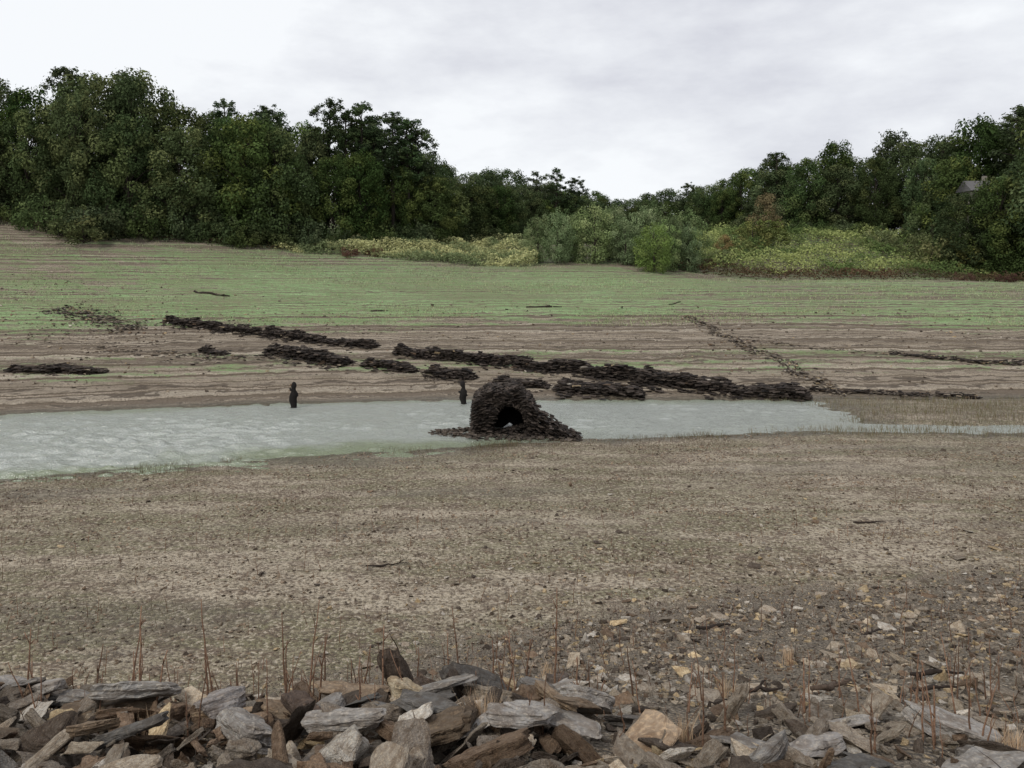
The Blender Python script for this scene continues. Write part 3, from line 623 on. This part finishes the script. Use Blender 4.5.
RUST=broad(91,Hh=2.2,R=1.8,zb=.05,col=(.13,.065,.042),tint=(.12,.10,.04),nl=30,leaf=.10,nper=330,lr=(.25,.5))
for x,y in [(57,86),(60,86.5),(54,87),(-18,88),(-15.5,89.5),(50,88),(62,87),(24,97)]: put('rusty_shrub',RUST,x,y,1.3,2.2,1.2)
for (x,y,zt) in [(57.0,93.0,18.0),(54.5,95.5,16.5),(61.5,90,23.5),(64,93,26.5),(59.5,95.5,18.6)]: put('broadleaf_tree',random.choice(OAK),x,y,zt-h1(x,y),15,.95,forest)

def bracken(name,xr,yr,n,cond,hmax,c1,c2):
    x=rng.uniform(*xr,n); y=rng.uniform(*yr,n); k=cond(x,y); x,y=x[k],y[k]; n=len(x)
    hm=hmax*(.25+1.4*np.clip(.5+1.2*fbm(x*.35,y*.35,90),0,1))
    z=H(x,y)+hm*rng.random(n)**.6
    nr=rng.normal(0,.5,(n,3))+np.array([0,-.3,.8]); nr/=np.linalg.norm(nr,axis=1)[:,None]
    V,F=leaf_quads(np.stack([x,y,z],-1),nr,rng.uniform(.07,.18,n))
    t=np.clip(.45+2.0*fbm(x*.25,y*.4,91)[:,None]+rng.normal(0,.2,(n,1)),0,1); C=(np.array(c1)*(1-t)+np.array(c2)*t)*rng.uniform(.65,1.35,(n,1))
    C=np.repeat(np.concatenate([C,np.ones((n,1))],1),4,0)
    return build(name,V,F,{'Col':('FLOAT_COLOR',C)},[M_leaf])
def lineY(x): return np.interp(x,LINE[:,0],LINE[:,1])
bracken('bracken_belt',(-26,3),(84,112),60000,lambda x,y:(y<lineY(x)-1)&(y>89+.12*(x+10)+1.2*fbm(x*.2,y*0,92)),1.0,(.12,.17,.055),(.34,.36,.12))
bracken('bracken_slope',(22,66),(86,122),90000,lambda x,y:(y<lineY(x)-1)&(y>94+1.5*fbm(x*.2,y*0,93)-.12*(x-30)),1.2,(.10,.15,.055),(.30,.35,.14))
bracken('heath_fringe',(-75,-20),(74,92),26000,lambda x,y:(y<lineY(x)-.5)&(y>lineY(x)-3.5+1.5*fbm(x*.3,y*0,94)),.5,(.09,.10,.045),(.20,.15,.09))
bracken('heath_edge',(18,70),(84,96),20000,lambda x,y:(np.abs(y-(93-.12*(x-30)))<2+1.5*fbm(x*.2,y*0,95)),.8,(.10,.09,.045),(.14,.09,.055))

house=bpy.data.objects.new('stone_house',None); scene.collection.objects.link(house)
mw,g=newmat('rendered_wall'); pos=g.n('ShaderNodeNewGeometry').outputs['Position']; g.out(g.n('ShaderNodeBsdfPrincipled',ins={'Base Color':g.mix(g.noise(pos,3.,4),(.24,.215,.18),(.32,.29,.25)),'Roughness':.9}).outputs[0])
mr,g=newmat('slate_roof'); pos=g.n('ShaderNodeNewGeometry').outputs['Position']; g.out(g.n('ShaderNodeBsdfPrincipled',ins={'Base Color':g.mix(g.noise(pos,5.,4),(.11,.11,.115),(.18,.17,.17)),'Roughness':.8}).outputs[0])
md,g=newmat('window_dark'); g.out(g.n('ShaderNodeBsdfPrincipled',ins={'Base Color':(.03,.03,.035,1),'Roughness':.2}).outputs[0])
def box(name,c,s,mat):
    bm=bmesh.new(); bmesh.ops.create_cube(bm,size=1)
    for v in bm.verts: v.co=Vector((c[0]+v.co.x*s[0],c[1]+v.co.y*s[1],c[2]+v.co.z*s[2]))
    me=bpy.data.meshes.new(name); bm.to_mesh(me); bm.free(); me.materials.append(mat); o=bpy.data.objects.new(name,me); scene.collection.objects.link(o); o.parent=house
hx,hy=58.9,101; hz=17.6-10.5
box('walls',(hx,hy,hz+4.9),(2.8,3,9.8),mw)
build('roof',np.array([[hx-1.7,hy-1.9,hz+9.8],[hx+1.7,hy-1.9,hz+9.8],[hx+1.7,hy+1.9,hz+9.8],[hx-1.7,hy+1.9,hz+9.8],[hx-1.7,hy,hz+11.2],[hx+1.7,hy,hz+11.2],[hx+1.7,hy,hz+11.2],[hx-1.7,hy,hz+11.2]]),np.array([[0,1,5,4],[3,7,6,2],[0,4,7,3],[1,2,6,5],[0,3,2,1]]),None,[mr]).parent=house
for dx in (-.7,.7): box('window',(hx+dx,hy-1.52,hz+8.6),(.6,.08,.9),md)
box('chimney',(hx+1.0,hy,hz+11.3),(.4,.5,1.0),mw)

# ---------------------------------------------------------------- sky, sun, camera
w=bpy.data.worlds.new('World'); scene.world=w; w.use_nodes=True; t=w.node_tree; t.nodes.clear()
class NW(N):
    def __init__(s,t): s.t=t
g=NW(t)
tc=g.n('ShaderNodeTexCoord').outputs['Generated']
sky=g.n('ShaderNodeTexSky'); sky.sky_type='NISHITA'; sky.sun_disc=False; sky.sun_elevation=math.radians(48); sky.sun_rotation=math.radians(215)
v=g.vmul(tc,(1.,1.,2.6))
c1=g.noise(v,2.2,7,.58); c2=g.noise(v,5.5,5,.55)
sx=g.n('ShaderNodeSeparateXYZ',ins={0:tc}).outputs
k=g.math('ADD',g.math('MULTIPLY',c1,1.25),g.math('MULTIPLY',c2,.45)); k=g.math('ADD',k,g.math('MULTIPLY',sx[0],.36)); k=g.math('ADD',k,g.math('MULTIPLY',sx[2],.35))
cl=g.mix(g.mapr(k,.85,1.22),(.89,.91,.935),(.60,.61,.67))
nb=g.n('ShaderNodeBackground',ins={'Color':sky.outputs[0],'Strength':.08}).outputs[0]
cb=g.n('ShaderNodeBackground',ins={'Color':cl,'Strength':1.10}).outputs[0]
ms=g.n('ShaderNodeMixShader',ins={0:.94,1:nb,2:cb}).outputs[0]
g.n('ShaderNodeOutputWorld',ins={'Surface':ms})
sd=bpy.data.lights.new('sun','SUN'); sd.energy=1.5; sd.angle=math.radians(10); sd.color=(1,.95,.87)
so=bpy.data.objects.new('sun',sd); scene.collection.objects.link(so)
el,az=math.radians(48),math.radians(215)
d=Vector((math.sin(az)*math.cos(el),math.cos(az)*math.cos(el),math.sin(el)))
so.rotation_euler=d.to_track_quat('Z','Y').to_euler(); so.location=(0,0,60)
cd=bpy.data.cameras.new('camera'); cam=bpy.data.objects.new('camera',cd); scene.collection.objects.link(cam)
cam.location=(0,0,7.0); cam.rotation_euler=(math.radians(90),0,0); cd.lens=28; cd.sensor_width=36; cd.shift_y=-114/1024
cd.clip_start=.1; cd.clip_end=3000; scene.camera=cam
